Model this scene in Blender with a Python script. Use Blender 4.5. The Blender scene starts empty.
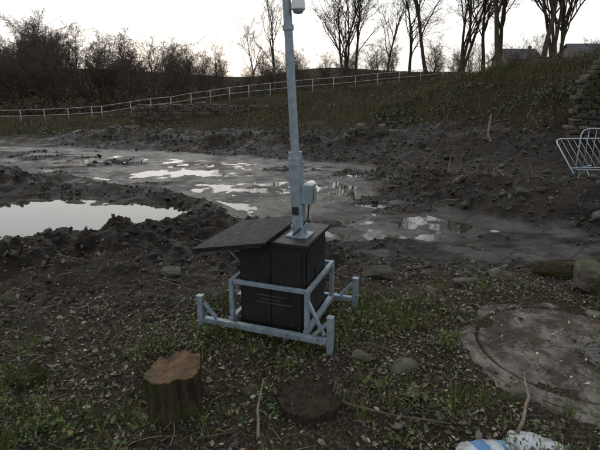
import bpy, math, random
import numpy as np
from mathutils import Vector, Matrix, noise as mnoise
random.seed(7); rng=np.random.default_rng(11)
scene=bpy.context.scene
COL=scene.collection

# ------------------------------------------------------------------ noise
def _h(ix,iy,seed):
    n=(ix.astype(np.int64)*374761393+iy.astype(np.int64)*668265263+seed*1442695041)&0xffffffff
    n=((n^(n>>13))*1274126177)&0xffffffff
    n=(n^(n>>16))&0xffff
    return n/65535.0
def vnoise(x,y,seed=0):
    ix=np.floor(x);iy=np.floor(y);fx=x-ix;fy=y-iy
    fx=fx*fx*fx*(fx*(fx*6-15)+10);fy=fy*fy*fy*(fy*(fy*6-15)+10)
    a=_h(ix,iy,seed);b=_h(ix+1,iy,seed);c=_h(ix,iy+1,seed);d=_h(ix+1,iy+1,seed)
    return (a*(1-fx)+b*fx)*(1-fy)+(c*(1-fx)+d*fx)*fy
def fbm(x,y,octv=4,seed=0,gain=.5):
    s=0;a=1;t=0
    for i in range(octv):
        s=s+a*(vnoise(x,y,seed+i*17)*2-1);t+=a;a*=gain
        x,y=(x*1.62-y*1.18)+3.1,(x*1.18+y*1.62)+7.7
    return s/t
def sst(a,b,x):
    t=np.clip((x-a)/(b-a),0,1);return t*t*(3-2*t)
def polyd(x,y,pts):
    d=np.full(x.shape,1e9)
    for (x0,y0),(x1,y1) in zip(pts[:-1],pts[1:]):
        dx,dy=x1-x0,y1-y0
        t=np.clip(((x-x0)*dx+(y-y0)*dy)/(dx*dx+dy*dy),0,1)
        d=np.minimum(d,np.hypot(x-x0-t*dx,y-y0-t*dy))
    return d
def sdpoly(x,y,pts):
    d=polyd(x,y,list(pts)+[pts[0]])
    ins=np.zeros(x.shape,bool)
    n=len(pts)
    for i in range(n):
        x0,y0=pts[i];x1,y1=pts[(i+1)%n]
        c=((y0>y)!=(y1>y))
        xi=(x1-x0)*(y-y0)/((y1-y0) if abs(y1-y0)>1e-9 else 1e-9)+x0
        ins^=(c&(x<xi))
    return np.where(ins,d,-d)

# ------------------------------------------------------------------ terrain
CP=np.array([(-6,-2,.05),(0,-2,0),(6,-2,0),(-6,2,0),(-3,3,0),(0,3,0),(3,3,0),(6,3,0),(-5,4.3,0),(-2,4.6,0),(0,4.8,0),(2,5.2,0),(4.5,5.2,0),(8,5,0),
(-6,8,-.4),(-3,8,-.4),(-.8,7.5,-.4),(.8,7,-.4),(3,6.9,-.4),(5,7,-.4),(8,6.8,-.35),(-10,9,-.4),(-6,12,-.4),(-2,12,-.4),(1,10,-.4),(1,14,-.4),(-3,16,-.4),(-8,16,-.4),(-13,18,-.4),(-20,18,-.4),(3,8.5,-.4),(-1,20,-.3),(-8,21,-.4),
(-16,28,-.6),(-9,29,-.35),(-28,30,-.8),(-27,43,-1),(-18,43,-.7),(-15,43,-.3),(-9,34,-.3),(-9,37,.25),(-9.6,43,.4),(-4.5,43,1.15),(3,44,1.8),(11,45,2.5),
(0,26,.1),(0,34,.7),(6,24,.6),(8,34,1.9),
(4.5,12.5,-.1),(3,17,-.2),(6.4,15,0),(7.9,19,.9),(9.4,23,2.0),(10.5,26,3.0),(14,25,3.2),(8.9,14,.3),(10.6,17,1.7),(6,11,.05),(8,11,.1),(6.2,9,-.05),(10,9,.1),(14,16,2.5),(14,10,.8),(20,30,3.6),(20,20,3.4),(20,8,1),(11,36,2.7),(20,45,3.3),(-32,10,-.2),(-32,0,0),(26,0,.3),(26,50,3.3),(-32,50,-1.2)],float)
def _U(r2): return 0.5*r2*np.log(r2+1e-9)
n=len(CP);K=_U((CP[:,None,0]-CP[None,:,0])**2+(CP[:,None,1]-CP[None,:,1])**2)+np.eye(n)*.15
Pm=np.c_[np.ones(n),CP[:,:2]]
A=np.block([[K,Pm],[Pm.T,np.zeros((3,3))]])
W=np.linalg.solve(A,np.r_[CP[:,2],0,0,0])
def tps(x,y):
    s=W[n]+W[n+1]*x+W[n+2]*y
    for i in range(n): s=s+W[i]*_U((x-CP[i,0])**2+(y-CP[i,1])**2)
    return s
SLAB=[(-30,22),(-12.6,21),(-6.2,19.6),(-1.8,18),(3.1,15.8),(2.4,13.3),(2.1,11.6),(3.5,9.9),(4.7,8.7),(7,8.1),(13,7.9),(13,6.5),(7,6.3),(4.5,6.5),(1.9,6.8),(.66,7.3),(-.78,8.3),(-2.1,10.6),(-4.8,12.3),(-7.2,13.2),(-9.7,15.0),(-30,15.2)]
PUD=[(-11,8.6),(-7.5,7.9),(-5,7.7),(-4.1,8.0),(-2.9,8.85),(-2.4,9.8),(-3.1,10.4),(-4.4,10.5),(-5.8,11),(-7,10.8),(-11,10.4)]
DISC=(2.35,3.6)
def zones(x,y):
    wob=fbm(x*.9,y*.9,4,5)*.6+fbm(x*4,y*4,3,6)*.2
    slab=sst(-.18,.22,sdpoly(x,y,SLAB)+wob)
    # spoil drifts lying over the paving
    slab=slab*(1-.97*sst(.16,.30,fbm(x*.45+3,y*.8,5,15,.6)))
    lim=np.interp(x,[-6,-2,-1,0,1.5,3,6],[4.1,4.3,4.7,5.2,5.3,5.4,5.4])
    lit=1-sst(-.45,.55,y-lim+fbm(x*1.3,y*1.3,4,9,.6)*.9)
    hz=sst(.25,.8,tps(np.clip(x,-32,26),np.clip(y,-3,50))+.3*fbm(x*.6,y*.6,3,13))
    far=sst(22,27,y+fbm(x*.3,y*.3,3,12)*4)
    green=np.maximum(far,hz*sst(12,16,y))
    return slab,lit,green
def H(x,y):
    x=np.asarray(x,float);y=np.asarray(y,float)
    cx=np.clip(x,-32,26);cy=np.clip(y,-3,50)
    z=tps(cx,cy)
    slab,lit,green=zones(x,y)
    insl=sst(-.3,.5,sdpoly(x,y,SLAB))
    z=z*(1-insl)+(-.39)*insl
    rough=(1-slab)*(1-.75*lit)*(1-.72*insl)
    near=1-sst(40,60,y)
    z=z+rough*near*(.08*fbm(x*.7,y*.7,4,31)+.075*fbm(x*2.6,y*2.6,4,33,.65)+.05*np.abs(fbm(x*1.3,y*1.3,4,35,.6)))
    def ridge(pts,amp,w,seed):
        d=polyd(x,y,pts)+fbm(x*.9,y*.9,4,seed,.6)*.6*w
        a=amp*(1+.7*fbm(x*.9,y*.9,4,seed+3,.6))
        return a*np.exp(-(d/w)**2)
    mud=ridge([(-12,5.2),(-8,5.6),(-3.9,5.9),(-2.8,6.4),(-2.2,7.05),(-1.75,7.9),(-.95,7.5),(-.45,6.8)],.43,.8,41)
    mud=mud+ridge([(.2,6.3),(1.2,6.0)],.12,.5,43)
    mud=mud+ridge([(-12,13),(-8.3,12.7)],.52,1.0,47)+ridge([(-7.3,12),(-5,11.9),(-2.5,10.7),(-1.6,9.3)],.13,.36,49)
    mud=mud+ridge([(-9.7,23.5),(-5,22.5),(0,21.5),(5.5,19)],.42,1.6,51)+ridge([(-26,26),(-9,24)],.18,1.6,52)
    mud=mud+ridge([(2.9,14.2),(3.1,12.1),(4.5,10.8),(6,9.7),(9,9)],.24,.7,53)
    mud=mud+ridge([(5,17),(9,15.5)],.3,1.2,55)
    mud=mud*(1+.5*fbm(x*2.3,y*2.3,4,57,.7))
    z=z+mud*(1-.9*slab)
    zs=-.4+.012*fbm(x*.5,y*.9,3,61)+.010*fbm(x*3,y*3,3,63)
    z=z*(1-slab)+zs*slab
    pd=sst(-.35,.5,sdpoly(x,y,PUD)+fbm(x*1.2,y*1.6,4,71)*.5)
    z=z*(1-pd)+(-.53+.03*fbm(x*2,y*2,3,73))*pd
    z=z+lit*(.035*fbm(x*1.6,y*1.6,3,81)+.018*fbm(x*7,y*7,3,83))
    z=z+(1-slab)*(1-pd)*(1-sst(16,26,y))*(.05*np.abs(fbm(x*5,y*5,4,85,.7)))*(1-.5*lit)
    dd=np.hypot(x-DISC[0],y-DISC[1])
    k=1-sst(.55,1.12,dd+.35*fbm(x*2,y*2,3,87))
    z=z*(1-k)+(-.02)*k
    L=-1.5+4.7*sst(-25,20,x)
    farz=L+sst(90,260,y)*(9+5*fbm(x*.01,y*.01,2,91))*(1-.4*sst(-20,60,x))
    w=sst(47,64,y)
    return z*(1-w)+farz*w
def Hs(x,y): return float(H(np.array([x]),np.array([y]))[0])

# ------------------------------------------------------------------ mesh utils
def mk_mesh(name,V,faces_groups,mats=(),matidx=None,col=None,smooth=False,colname='col'):
    me=bpy.data.meshes.new(name)
    V=np.asarray(V,np.float32)
    me.vertices.add(len(V));me.vertices.foreach_set('co',V.ravel())
    loops=np.concatenate([np.asarray(f,np.int32).ravel() for f in faces_groups])
    tot=np.concatenate([np.full(len(f),np.asarray(f).shape[1],np.int32) for f in faces_groups])
    st=np.concatenate([[0],np.cumsum(tot)[:-1]]).astype(np.int32)
    me.loops.add(len(loops));me.loops.foreach_set('vertex_index',loops)
    me.polygons.add(len(tot));me.polygons.foreach_set('loop_start',st);me.polygons.foreach_set('loop_total',tot)
    me.polygons.foreach_set('use_smooth',np.full(len(tot),smooth))
    me.update(calc_edges=True)
    if col is not None:
        at=me.color_attributes.new(colname,'FLOAT_COLOR','POINT')
        c=np.c_[col,np.ones(len(col))].astype(np.float32)
        at.data.foreach_set('color',c.ravel())
    for m in mats: me.materials.append(m)
    return me
def add(name,me,parent=None,loc=None,rot=None,scale=None):
    o=bpy.data.objects.new(name,me);COL.objects.link(o)
    if parent: o.parent=parent
    if loc is not None:o.location=loc
    if rot is not None:o.rotation_euler=rot
    if scale is not None:o.scale=scale
    return o
def empty(name,loc=(0,0,0),rot=(0,0,0)):
    o=bpy.data.objects.new(name,None);COL.objects.link(o);o.location=loc;o.rotation_euler=rot;return o
def scatter(tv,tf,P,R,S,C=None):
    tv=np.asarray(tv,float);N=len(P);k=len(tv)
    S=np.asarray(S,float)
    if S.ndim==1:S=S[:,None]
    loc=tv[None]*S[:,None,:]
    V=np.einsum('nij,nkj->nki',R,loc)+P[:,None,:]
    F=(np.asarray(tf)[None]+(np.arange(N)*k)[:,None,None]).reshape(-1,np.asarray(tf).shape[1])
    Cc=None if C is None else np.repeat(C,k,axis=0)
    return V.reshape(-1,3),F,Cc
def rots(N,tilt):
    a=rng.uniform(0,2*np.pi,N);b=rng.normal(0,tilt,N);c=rng.normal(0,tilt,N)
    ca,sa,cb,sb,cc,sc=np.cos(a),np.sin(a),np.cos(b),np.sin(b),np.cos(c),np.sin(c)
    Z=np.zeros(N);O=np.ones(N)
    Rz=np.stack([ca,-sa,Z,sa,ca,Z,Z,Z,O],1).reshape(N,3,3)
    Rx=np.stack([O,Z,Z,Z,cb,-sb,Z,sb,cb],1).reshape(N,3,3)
    Ry=np.stack([cc,Z,sc,Z,O,Z,-sc,Z,cc],1).reshape(N,3,3)
    return Rz@Rx@Ry
def merge(parts):
    Vs=[];Fs=[];Cs=[];o=0
    for V,F,C in parts:
        Vs.append(V);Fs.append(F+o);Cs.append(C);o+=len(V)
    return np.concatenate(Vs),Fs,(None if Cs[0] is None else np.concatenate(Cs))
class MB:
    def __init__(s): s.V=[];s.F=[];s.M=[]
    def tube(s,pts,rad,sides=8,cap=True,m=0):
        pts=[Vector(p) for p in pts];b=len(s.V);n=len(pts)
        if not hasattr(rad,'__len__'): rad=[rad]*n
        up=None
        for i,p in enumerate(pts):
            d=(pts[min(i+1,n-1)]-pts[max(i-1,0)]).normalized()
            if up is None:
                up=Vector((0,0,1)) if abs(d.z)<.9 else Vector((1,0,0))
            x=d.cross(up).normalized();y=x.cross(d).normalized();up=y
            for k in range(sides):
                a=2*math.pi*k/sides
                s.V.append(p+x*math.cos(a)*rad[i]+y*math.sin(a)*rad[i])
        for i in range(n-1):
            for k in range(sides):
                k2=(k+1)%sides
                s.F.append((b+i*sides+k,b+i*sides+k2,b+(i+1)*sides+k2,b+(i+1)*sides+k));s.M.append(m)
        if cap:
            s.F.append(tuple(b+k for k in range(sides))[::-1]);s.M.append(m)
            s.F.append(tuple(b+(n-1)*sides+k for k in range(sides)));s.M.append(m)
    def beam(s,p0,p1,w,h,m=0,up=(0,0,1)):
        p0=Vector(p0);p1=Vector(p1);d=(p1-p0).normalized();u=Vector(up)
        if abs(d.dot(u))>.95:u=Vector((0,1,0))
        x=d.cross(u).normalized();y=x.cross(d).normalized();b=len(s.V)
        for p in (p0,p1):
            for sx,sy in((-1,-1),(1,-1),(1,1),(-1,1)):
                s.V.append(p+x*sx*w/2+y*sy*h/2)
        for f in((3,2,1,0),(4,5,6,7),(0,1,5,4),(1,2,6,5),(2,3,7,6),(3,0,4,7)):
            s.F.append(tuple(b+i for i in f));s.M.append(m)
    def _box(s,lo,hi,m):
        b=len(s.V)
        for z in(lo[2],hi[2]):
            for x,y in((lo[0],lo[1]),(hi[0],lo[1]),(hi[0],hi[1]),(lo[0],hi[1])):s.V.append(Vector((x,y,z)))
        for f in((3,2,1,0),(4,5,6,7),(0,1,5,4),(1,2,6,5),(2,3,7,6),(3,0,4,7)):
            s.F.append(tuple(b+i for i in f));s.M.append(m)
    def revolve(s,prof,n=32,c=(0,0,0),m=0,jit=None):
        b=len(s.V)
        for i,(r,z) in enumerate(prof):
            for k in range(n):
                a=2*math.pi*k/n
                rr=r*(jit(a,z) if jit else 1)
                s.V.append(Vector((c[0]+rr*math.cos(a),c[1]+rr*math.sin(a),c[2]+z)))
        for i in range(len(prof)-1):
            for k in range(n):
                k2=(k+1)%n
                s.F.append((b+i*n+k,b+i*n+k2,b+(i+1)*n+k2,b+(i+1)*n+k));s.M.append(m)
    def mesh(s,name,mats,smooth=False):
        me=bpy.data.meshes.new(name);me.from_pydata([tuple(v) for v in s.V],[],s.F)
        for m in mats:me.materials.append(m)
        me.polygons.foreach_set('material_index',s.M)
        me.polygons.foreach_set('use_smooth',[smooth]*len(s.F));me.update()
        return me
def bev(o,w,seg=2):
    m=o.modifiers.new('b','BEVEL');m.width=w;m.segments=seg;m.limit_method='ANGLE'
    return o

# ------------------------------------------------------------------ materials
def nt(name):
    m=bpy.data.materials.new(name);m.use_nodes=True;t=m.node_tree;b=t.nodes['Principled BSDF'];return m,t,b
def N(t,typ,**k):
    nd=t.nodes.new(typ)
    for a,v in k.items():setattr(nd,a,v)
    return nd
def noise(t,scale,detail=5,rough=.6,vec=None,dist=0):
    nd=N(t,'ShaderNodeTexNoise');nd.inputs['Scale'].default_value=scale;nd.inputs['Detail'].default_value=detail
    nd.inputs['Roughness'].default_value=rough;nd.inputs['Distortion'].default_value=dist
    if vec is None:
        vec=t.nodes.get('TC') or N(t,'ShaderNodeTexCoord',name='TC')
        vec=vec.outputs['Object']
    t.links.new(vec,nd.inputs['Vector']);return nd.outputs['Fac']
def ramp(t,fac,stops):
    r=N(t,'ShaderNodeValToRGB');e=r.color_ramp.elements
    while len(e)<len(stops):e.new(.5)
    for i,(p,c) in enumerate(stops):
        e[i].position=p;e[i].color=(*c,1) if hasattr(c,'__len__') else (c,c,c,1)
    t.links.new(fac,r.inputs['Fac']);return r.outputs['Color']
def mix(t,f,a,b):
    m=N(t,'ShaderNodeMix',data_type='RGBA')
    for s,v in((0,f),(6,a),(7,b)):
        if hasattr(v,'is_output'):t.links.new(v,m.inputs[s])
        else:m.inputs[s].default_value=v if s==0 else (*v,1)
    return m.outputs[2]
def mth(t,op,a,b=None,c=None,clamp=False):
    m=N(t,'ShaderNodeMath',operation=op);m.use_clamp=clamp
    for i,v in enumerate((a,b,c)):
        if v is None:continue
        if hasattr(v,'is_output'):t.links.new(v,m.inputs[i])
        else:m.inputs[i].default_value=v
    return m.outputs[0]
def bump(t,b,h,strength=.5,dist=.02):
    n=N(t,'ShaderNodeBump');n.inputs['Strength'].default_value=strength;n.inputs['Distance'].default_value=dist
    t.links.new(h,n.inputs['Height']);t.links.new(n.outputs[0],b.inputs['Normal']);return n
def simple(name,c1,c2,scale=6,rough=(.5,.8),metal=0,bs=.3,bd=.01,spec=.5):
    m,t,b=nt(name);f=noise(t,scale)
    t.links.new(ramp(t,f,[(.35,c1),(.65,c2)]),b.inputs['Base Color'])
    t.links.new(ramp(t,noise(t,scale*2.3),[(.3,rough[0]),(.7,rough[1])]),b.inputs['Roughness'])
    b.inputs['Metallic'].default_value=metal;b.inputs['Specular IOR Level'].default_value=spec
    if bs:bump(t,b,noise(t,scale*5,5,.7),bs,bd)
    return m
def attrmat(name,rough=.6,spec=.3,bs=0):
    m,t,b=nt(name);a=N(t,'ShaderNodeAttribute',attribute_name='col')
    t.links.new(a.outputs['Color'],b.inputs['Base Color']);b.inputs['Roughness'].default_value=rough
    b.inputs['Specular IOR Level'].default_value=spec
    if bs:bump(t,b,noise(t,40,4,.7),bs,.01)
    return m

def ground_material():
    m,t,b=nt('ground_mud_and_litter');z=N(t,'ShaderNodeAttribute',attribute_name='zones')
    sep=N(t,'ShaderNodeSeparateColor');t.links.new(z.outputs['Color'],sep.inputs[0])
    slab,lit,green=sep.outputs[0],sep.outputs[1],sep.outputs[2]
    n1=noise(t,1.3,6,.65);n2=noise(t,7,7,.74);n3=noise(t,40,4,.7);n4=noise(t,.35,5,.65)
    mud=ramp(t,n2,[(.32,(.007,.0055,.0045)),(.52,(.019,.015,.012)),(.70,(.05,.039,.029))])
    mud=mix(t,ramp(t,n1,[(.48,0),(.66,.6)]),mud,(.046,.034,.024))
    litc=ramp(t,n3,[(.3,(.018,.014,.010)),(.5,(.044,.034,.024)),(.66,(.13,.105,.08))])
    litc=mix(t,ramp(t,n1,[(.47,0),(.62,.75)]),litc,(.030,.036,.013))
    grn=ramp(t,n2,[(.3,(.018,.016,.009)),(.5,(.040,.036,.018)),(.7,(.08,.07,.038))])
    grn=mix(t,ramp(t,n4,[(.42,0),(.58,.85)]),grn,(.030,.022,.015))
    tc=t.nodes['TC'];mp=N(t,'ShaderNodeMapping');mp.inputs['Rotation'].default_value=(0,0,.74)
    dn=N(t,'ShaderNodeTexNoise');dn.inputs['Scale'].default_value=1.1;dn.inputs['Detail'].default_value=6;dn.inputs['Roughness'].default_value=.65
    t.links.new(tc.outputs['Object'],dn.inputs['Vector'])
    vm=N(t,'ShaderNodeVectorMath',operation='MULTIPLY_ADD');t.links.new(dn.outputs['Color'],vm.inputs[0])
    vm.inputs[1].default_value=(.38,.38,0);t.links.new(tc.outputs['Object'],vm.inputs[2])
    t.links.new(vm.outputs[0],mp.inputs['Vector'])
    br=N(t,'ShaderNodeTexBrick');t.links.new(mp.outputs[0],br.inputs['Vector'])
    br.inputs['Scale'].default_value=1;br.inputs['Brick Width'].default_value=1.5;br.inputs['Row Height'].default_value=.9
    br.inputs['Mortar Size'].default_value=.035;br.inputs['Mortar Smooth'].default_value=.9
    br.inputs['Color1'].default_value=(.125,.116,.105,1);br.inputs['Color2'].default_value=(.072,.066,.059,1);br.inputs['Mortar'].default_value=(.03,.025,.021,1)
    tex=ramp(t,n2,[(.35,.45),(.65,1.0)])
    ml=N(t,'ShaderNodeMix',data_type='RGBA',blend_type='MULTIPLY');ml.inputs[0].default_value=1
    t.links.new(br.outputs['Color'],ml.inputs[6]);t.links.new(tex,ml.inputs[7])
    slc=mix(t,ramp(t,noise(t,1.6,8,.76),[(.43,0),(.55,.95)]),ml.outputs[2],(.024,.019,.015))
    slc=mix(t,ramp(t,n3,[(.33,.6),(.58,0)]),slc,(.026,.022,.018))
    col=mix(t,lit,mud,litc);col=mix(t,green,col,grn);col=mix(t,slab,col,slc)
    t.links.new(col,b.inputs['Base Color'])
    rm=ramp(t,n1,[(.38,.38),(.56,.75)])
    rs=ramp(t,noise(t,1.1,6,.7),[(.40,.18),(.58,.68)])
    r=mix(t,lit,rm,(.9,.9,.9));r=mix(t,green,r,(1,1,1));r=mix(t,slab,r,rs)
    t.links.new(r,b.inputs['Roughness'])
    sp=mix(t,lit,(.17,.17,.17),(.1,.1,.1));sp=mix(t,green,sp,(.03,.03,.03));sp=mix(t,slab,sp,(.26,.26,.26))
    t.links.new(sp,b.inputs['Specular IOR Level'])
    h=mth(t,'ADD',mth(t,'MULTIPLY',n2,1.3),mth(t,'MULTIPLY',n3,.45))
    hs=mth(t,'MULTIPLY',br.outputs['Fac'],-.3);hs=mth(t,'ADD',hs,mth(t,'MULTIPLY',n3,.2));hs=mth(t,'ADD',hs,mth(t,'MULTIPLY',n2,.4))
    mm=N(t,'ShaderNodeMix',data_type='FLOAT');t.links.new(slab,mm.inputs[0]);t.links.new(h,mm.inputs[2]);t.links.new(hs,mm.inputs[3])
    bump(t,b,mm.outputs[0],.9,.09)
    return m
M_ground=ground_material()
def water_mat():
    m,t,b=nt('muddy_water');b.inputs['Base Color'].default_value=(.035,.031,.025,1);b.inputs['Roughness'].default_value=.04
    b.inputs['IOR'].default_value=1.4;b.inputs['Specular IOR Level'].default_value=.8
    bump(t,b,noise(t,6,3,.5),.04,.01);return m
M_water=water_mat()
M_galv=simple('galvanised_steel',(.145,.19,.225),(.235,.295,.345),18,(.45,.65),.25,.12,.003)
M_black=simple('black_painted_steel',(.009,.009,.010),(.017,.016,.016),5,(.45,.65),0,.08,.003,.3)
M_board=simple('dark_board',(.012,.011,.011),(.024,.021,.020),7,(.6,.8),0,.1,.003,.12)
M_white=simple('white_plastic',(.5,.53,.55),(.6,.62,.64),4,(.25,.35),0,0)
M_greybox=simple('grey_enclosure',(.15,.19,.22),(.21,.25,.28),6,(.4,.55),0,.05,.002)
M_treebark=simple('winter_tree_bark',(.045,.037,.030),(.08,.066,.053),3,(.85,.95),0,.3,.02,.1)
M_twigfar=simple('hazy_distant_twigs',(.07,.056,.045),(.11,.088,.072),1,(.9,.95),0,0,.01,.05)  # lighter than the near bark: distance haze put into the colour
def concrete():
    m,t,b=nt('weathered_concrete')
    c=ramp(t,noise(t,5,7,.7),[(.3,(.08,.071,.06)),(.5,(.14,.128,.11)),(.7,(.21,.195,.17))])
    c=mix(t,ramp(t,noise(t,1.8,8,.74),[(.44,0),(.53,.95)]),c,(.034,.027,.020))
    c=mix(t,ramp(t,noise(t,60,4,.7),[(.54,0),(.62,.75)]),c,(.04,.033,.025))
    c=mix(t,ramp(t,noise(t,3.1,6,.7),[(.55,0),(.66,.6)]),c,(.035,.042,.015))
    t.links.new(c,b.inputs['Base Color']);b.inputs['Roughness'].default_value=.85;b.inputs['Specular IOR Level'].default_value=.25
    bump(t,b,noise(t,35,6,.7),.5,.012);return m
M_conc=concrete()
def stone(nm='rubble_stone',mossk=.8,nscale=7):
    m,t,b=nt(nm);oi=N(t,'ShaderNodeAttribute',attribute_name='col')
    c=mix(t,ramp(t,noise(t,nscale,7,.7),[(.35,0),(.65,.8)]),oi.outputs['Color'],(.03,.026,.021))
    geo=N(t,'ShaderNodeNewGeometry');sp=N(t,'ShaderNodeSeparateXYZ');t.links.new(geo.outputs['Normal'],sp.inputs[0])
    moss=mth(t,'MULTIPLY',ramp(t,sp.outputs[2],[(.3,0),(.8,1)]),ramp(t,noise(t,4,5,.7),[(.42,0),(.58,mossk)]))
    c=mix(t,moss,c,(.042,.054,.012))
    t.links.new(c,b.inputs['Base Color']);b.inputs['Roughness'].default_value=.8;b.inputs['Specular IOR Level'].default_value=.25
    bump(t,b,noise(t,28,6,.7),.6,.02);return m
M_stone=stone()
M_rub=stone('bare_rubble',.15)
def stumptop():
    m,t,b=nt('cut_wood')
    tc=N(t,'ShaderNodeTexCoord',name='TC');w=N(t,'ShaderNodeTexWave',wave_type='RINGS',rings_direction='Z')
    w.inputs['Scale'].default_value=26;w.inputs['Distortion'].default_value=5;w.inputs['Detail'].default_value=5;w.inputs['Detail Roughness'].default_value=.7
    t.links.new(tc.outputs['Object'],w.inputs['Vector'])
    c=ramp(t,w.outputs['Fac'],[(.1,(.12,.065,.033)),(.9,(.17,.10,.056))])
    c=mix(t,ramp(t,noise(t,7,8,.75),[(.42,0),(.6,.9)]),c,(.08,.052,.03))
    c=mix(t,ramp(t,noise(t,16,6,.7),[(.54,0),(.66,.7)]),c,(.025,.018,.012))
    c=mix(t,ramp(t,noise(t,5,4,.6),[(.54,0),(.66,.7)]),c,(.055,.06,.02))
    t.links.new(c,b.inputs['Base Color']);b.inputs['Roughness'].default_value=.8;b.inputs['Specular IOR Level'].default_value=.3
    bump(t,b,noise(t,40,7,.8),.8,.02);return m
M_cut=stumptop()
def mossybark(nm,amount):
    m,t,b=nt(nm)
    tc=N(t,'ShaderNodeTexCoord',name='TC');mp=N(t,'ShaderNodeMapping');mp.inputs['Scale'].default_value=(22,22,3.5)
    t.links.new(tc.outputs['Object'],mp.inputs[0])
    f=noise(t,1,7,.7,mp.outputs[0])
    c=ramp(t,f,[(.35,(.012,.009,.007)),(.65,(.07,.05,.034))])
    c=mix(t,ramp(t,noise(t,6,8,.75),[(.55-amount,0),(.72-amount,.85)]),c,(.046,.058,.012))
    t.links.new(c,b.inputs['Base Color']);b.inputs['Roughness'].default_value=.9;b.inputs['Specular IOR Level'].default_value=.2
    bump(t,b,mth(t,'ADD',f,mth(t,'MULTIPLY',noise(t,45,5,.7),.5)),1,.04);return m
M_moss=mossybark('mossy_bark',.10);M_moss2=mossybark('heavy_moss',.16);M_dkbark=mossybark('rotten_wood',0)
M_leaf=attrmat('dead_leaves',.6,.3)
M_weed=attrmat('weed_leaves',.5,.3)
M_grassb=attrmat('rough_grass',.85,.1)
M_clod=attrmat('mud_clod',.6,.2,.6)
M_stick=simple('dead_stick',(.10,.075,.052),(.19,.145,.10),12,(.7,.9),0,.3,.004)
M_stickd=simple('dead_branch',(.04,.03,.022),(.085,.064,.046),8,(.8,.9),0,.3,.004)
M_rail=simple('painted_railing',(.30,.31,.305),(.40,.41,.405),3,(.5,.7),.1,0)
M_lid=simple('cast_iron',(.04,.04,.038),(.08,.075,.066),12,(.5,.75),.3,.3,.005)

# ------------------------------------------------------------------ ground sheet
NX,NY=760,960
u=np.linspace(-1,1,NX);v=np.linspace(-.62,1,NY)
gx=1.15*np.sinh(6.5*u);gy=4.0+1.6*np.sinh(6.3*v)
X,Y=np.meshgrid(gx,gy);Xf,Yf=X.ravel(),Y.ravel()
Z=H(Xf,Yf);zs=np.stack(zones(Xf,Yf),1)
idx=np.arange(NX*NY).reshape(NY,NX)
F=np.stack([idx[:-1,:-1],idx[:-1,1:],idx[1:,1:],idx[1:,:-1]],-1).reshape(-1,4)
add('ground',mk_mesh('ground',np.c_[Xf,Yf,Z],[F],[M_ground],None,zs,True,'zones'))
def sheet(name,poly,z,mat):
    me=bpy.data.meshes.new(name);me.from_pydata([(x,y,z) for x,y in poly],[],[tuple(range(len(poly)))]);me.materials.append(mat);me.update()
    return add(name,me)
sheet('puddle',[(-12,7.2),(-5,7.0),(-2.6,8.2),(-2.0,9.8),(-3,11),(-6,11.6),(-12,11.4)],-.43,M_water)
sheet('shallow_water',[(-28,15.7),(-9.5,15.4),(-5,13),(-2.2,11.1),(-.7,9),(.9,7.7),(3,7.3),(4.5,7.6),(2.8,9.3),(1.4,11.2),(1.6,13.3),(2.8,14.8),(-2,16.4),(-6.2,18),(-12.6,19.5),(-28,20.5)],-.4025,M_water)

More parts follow.
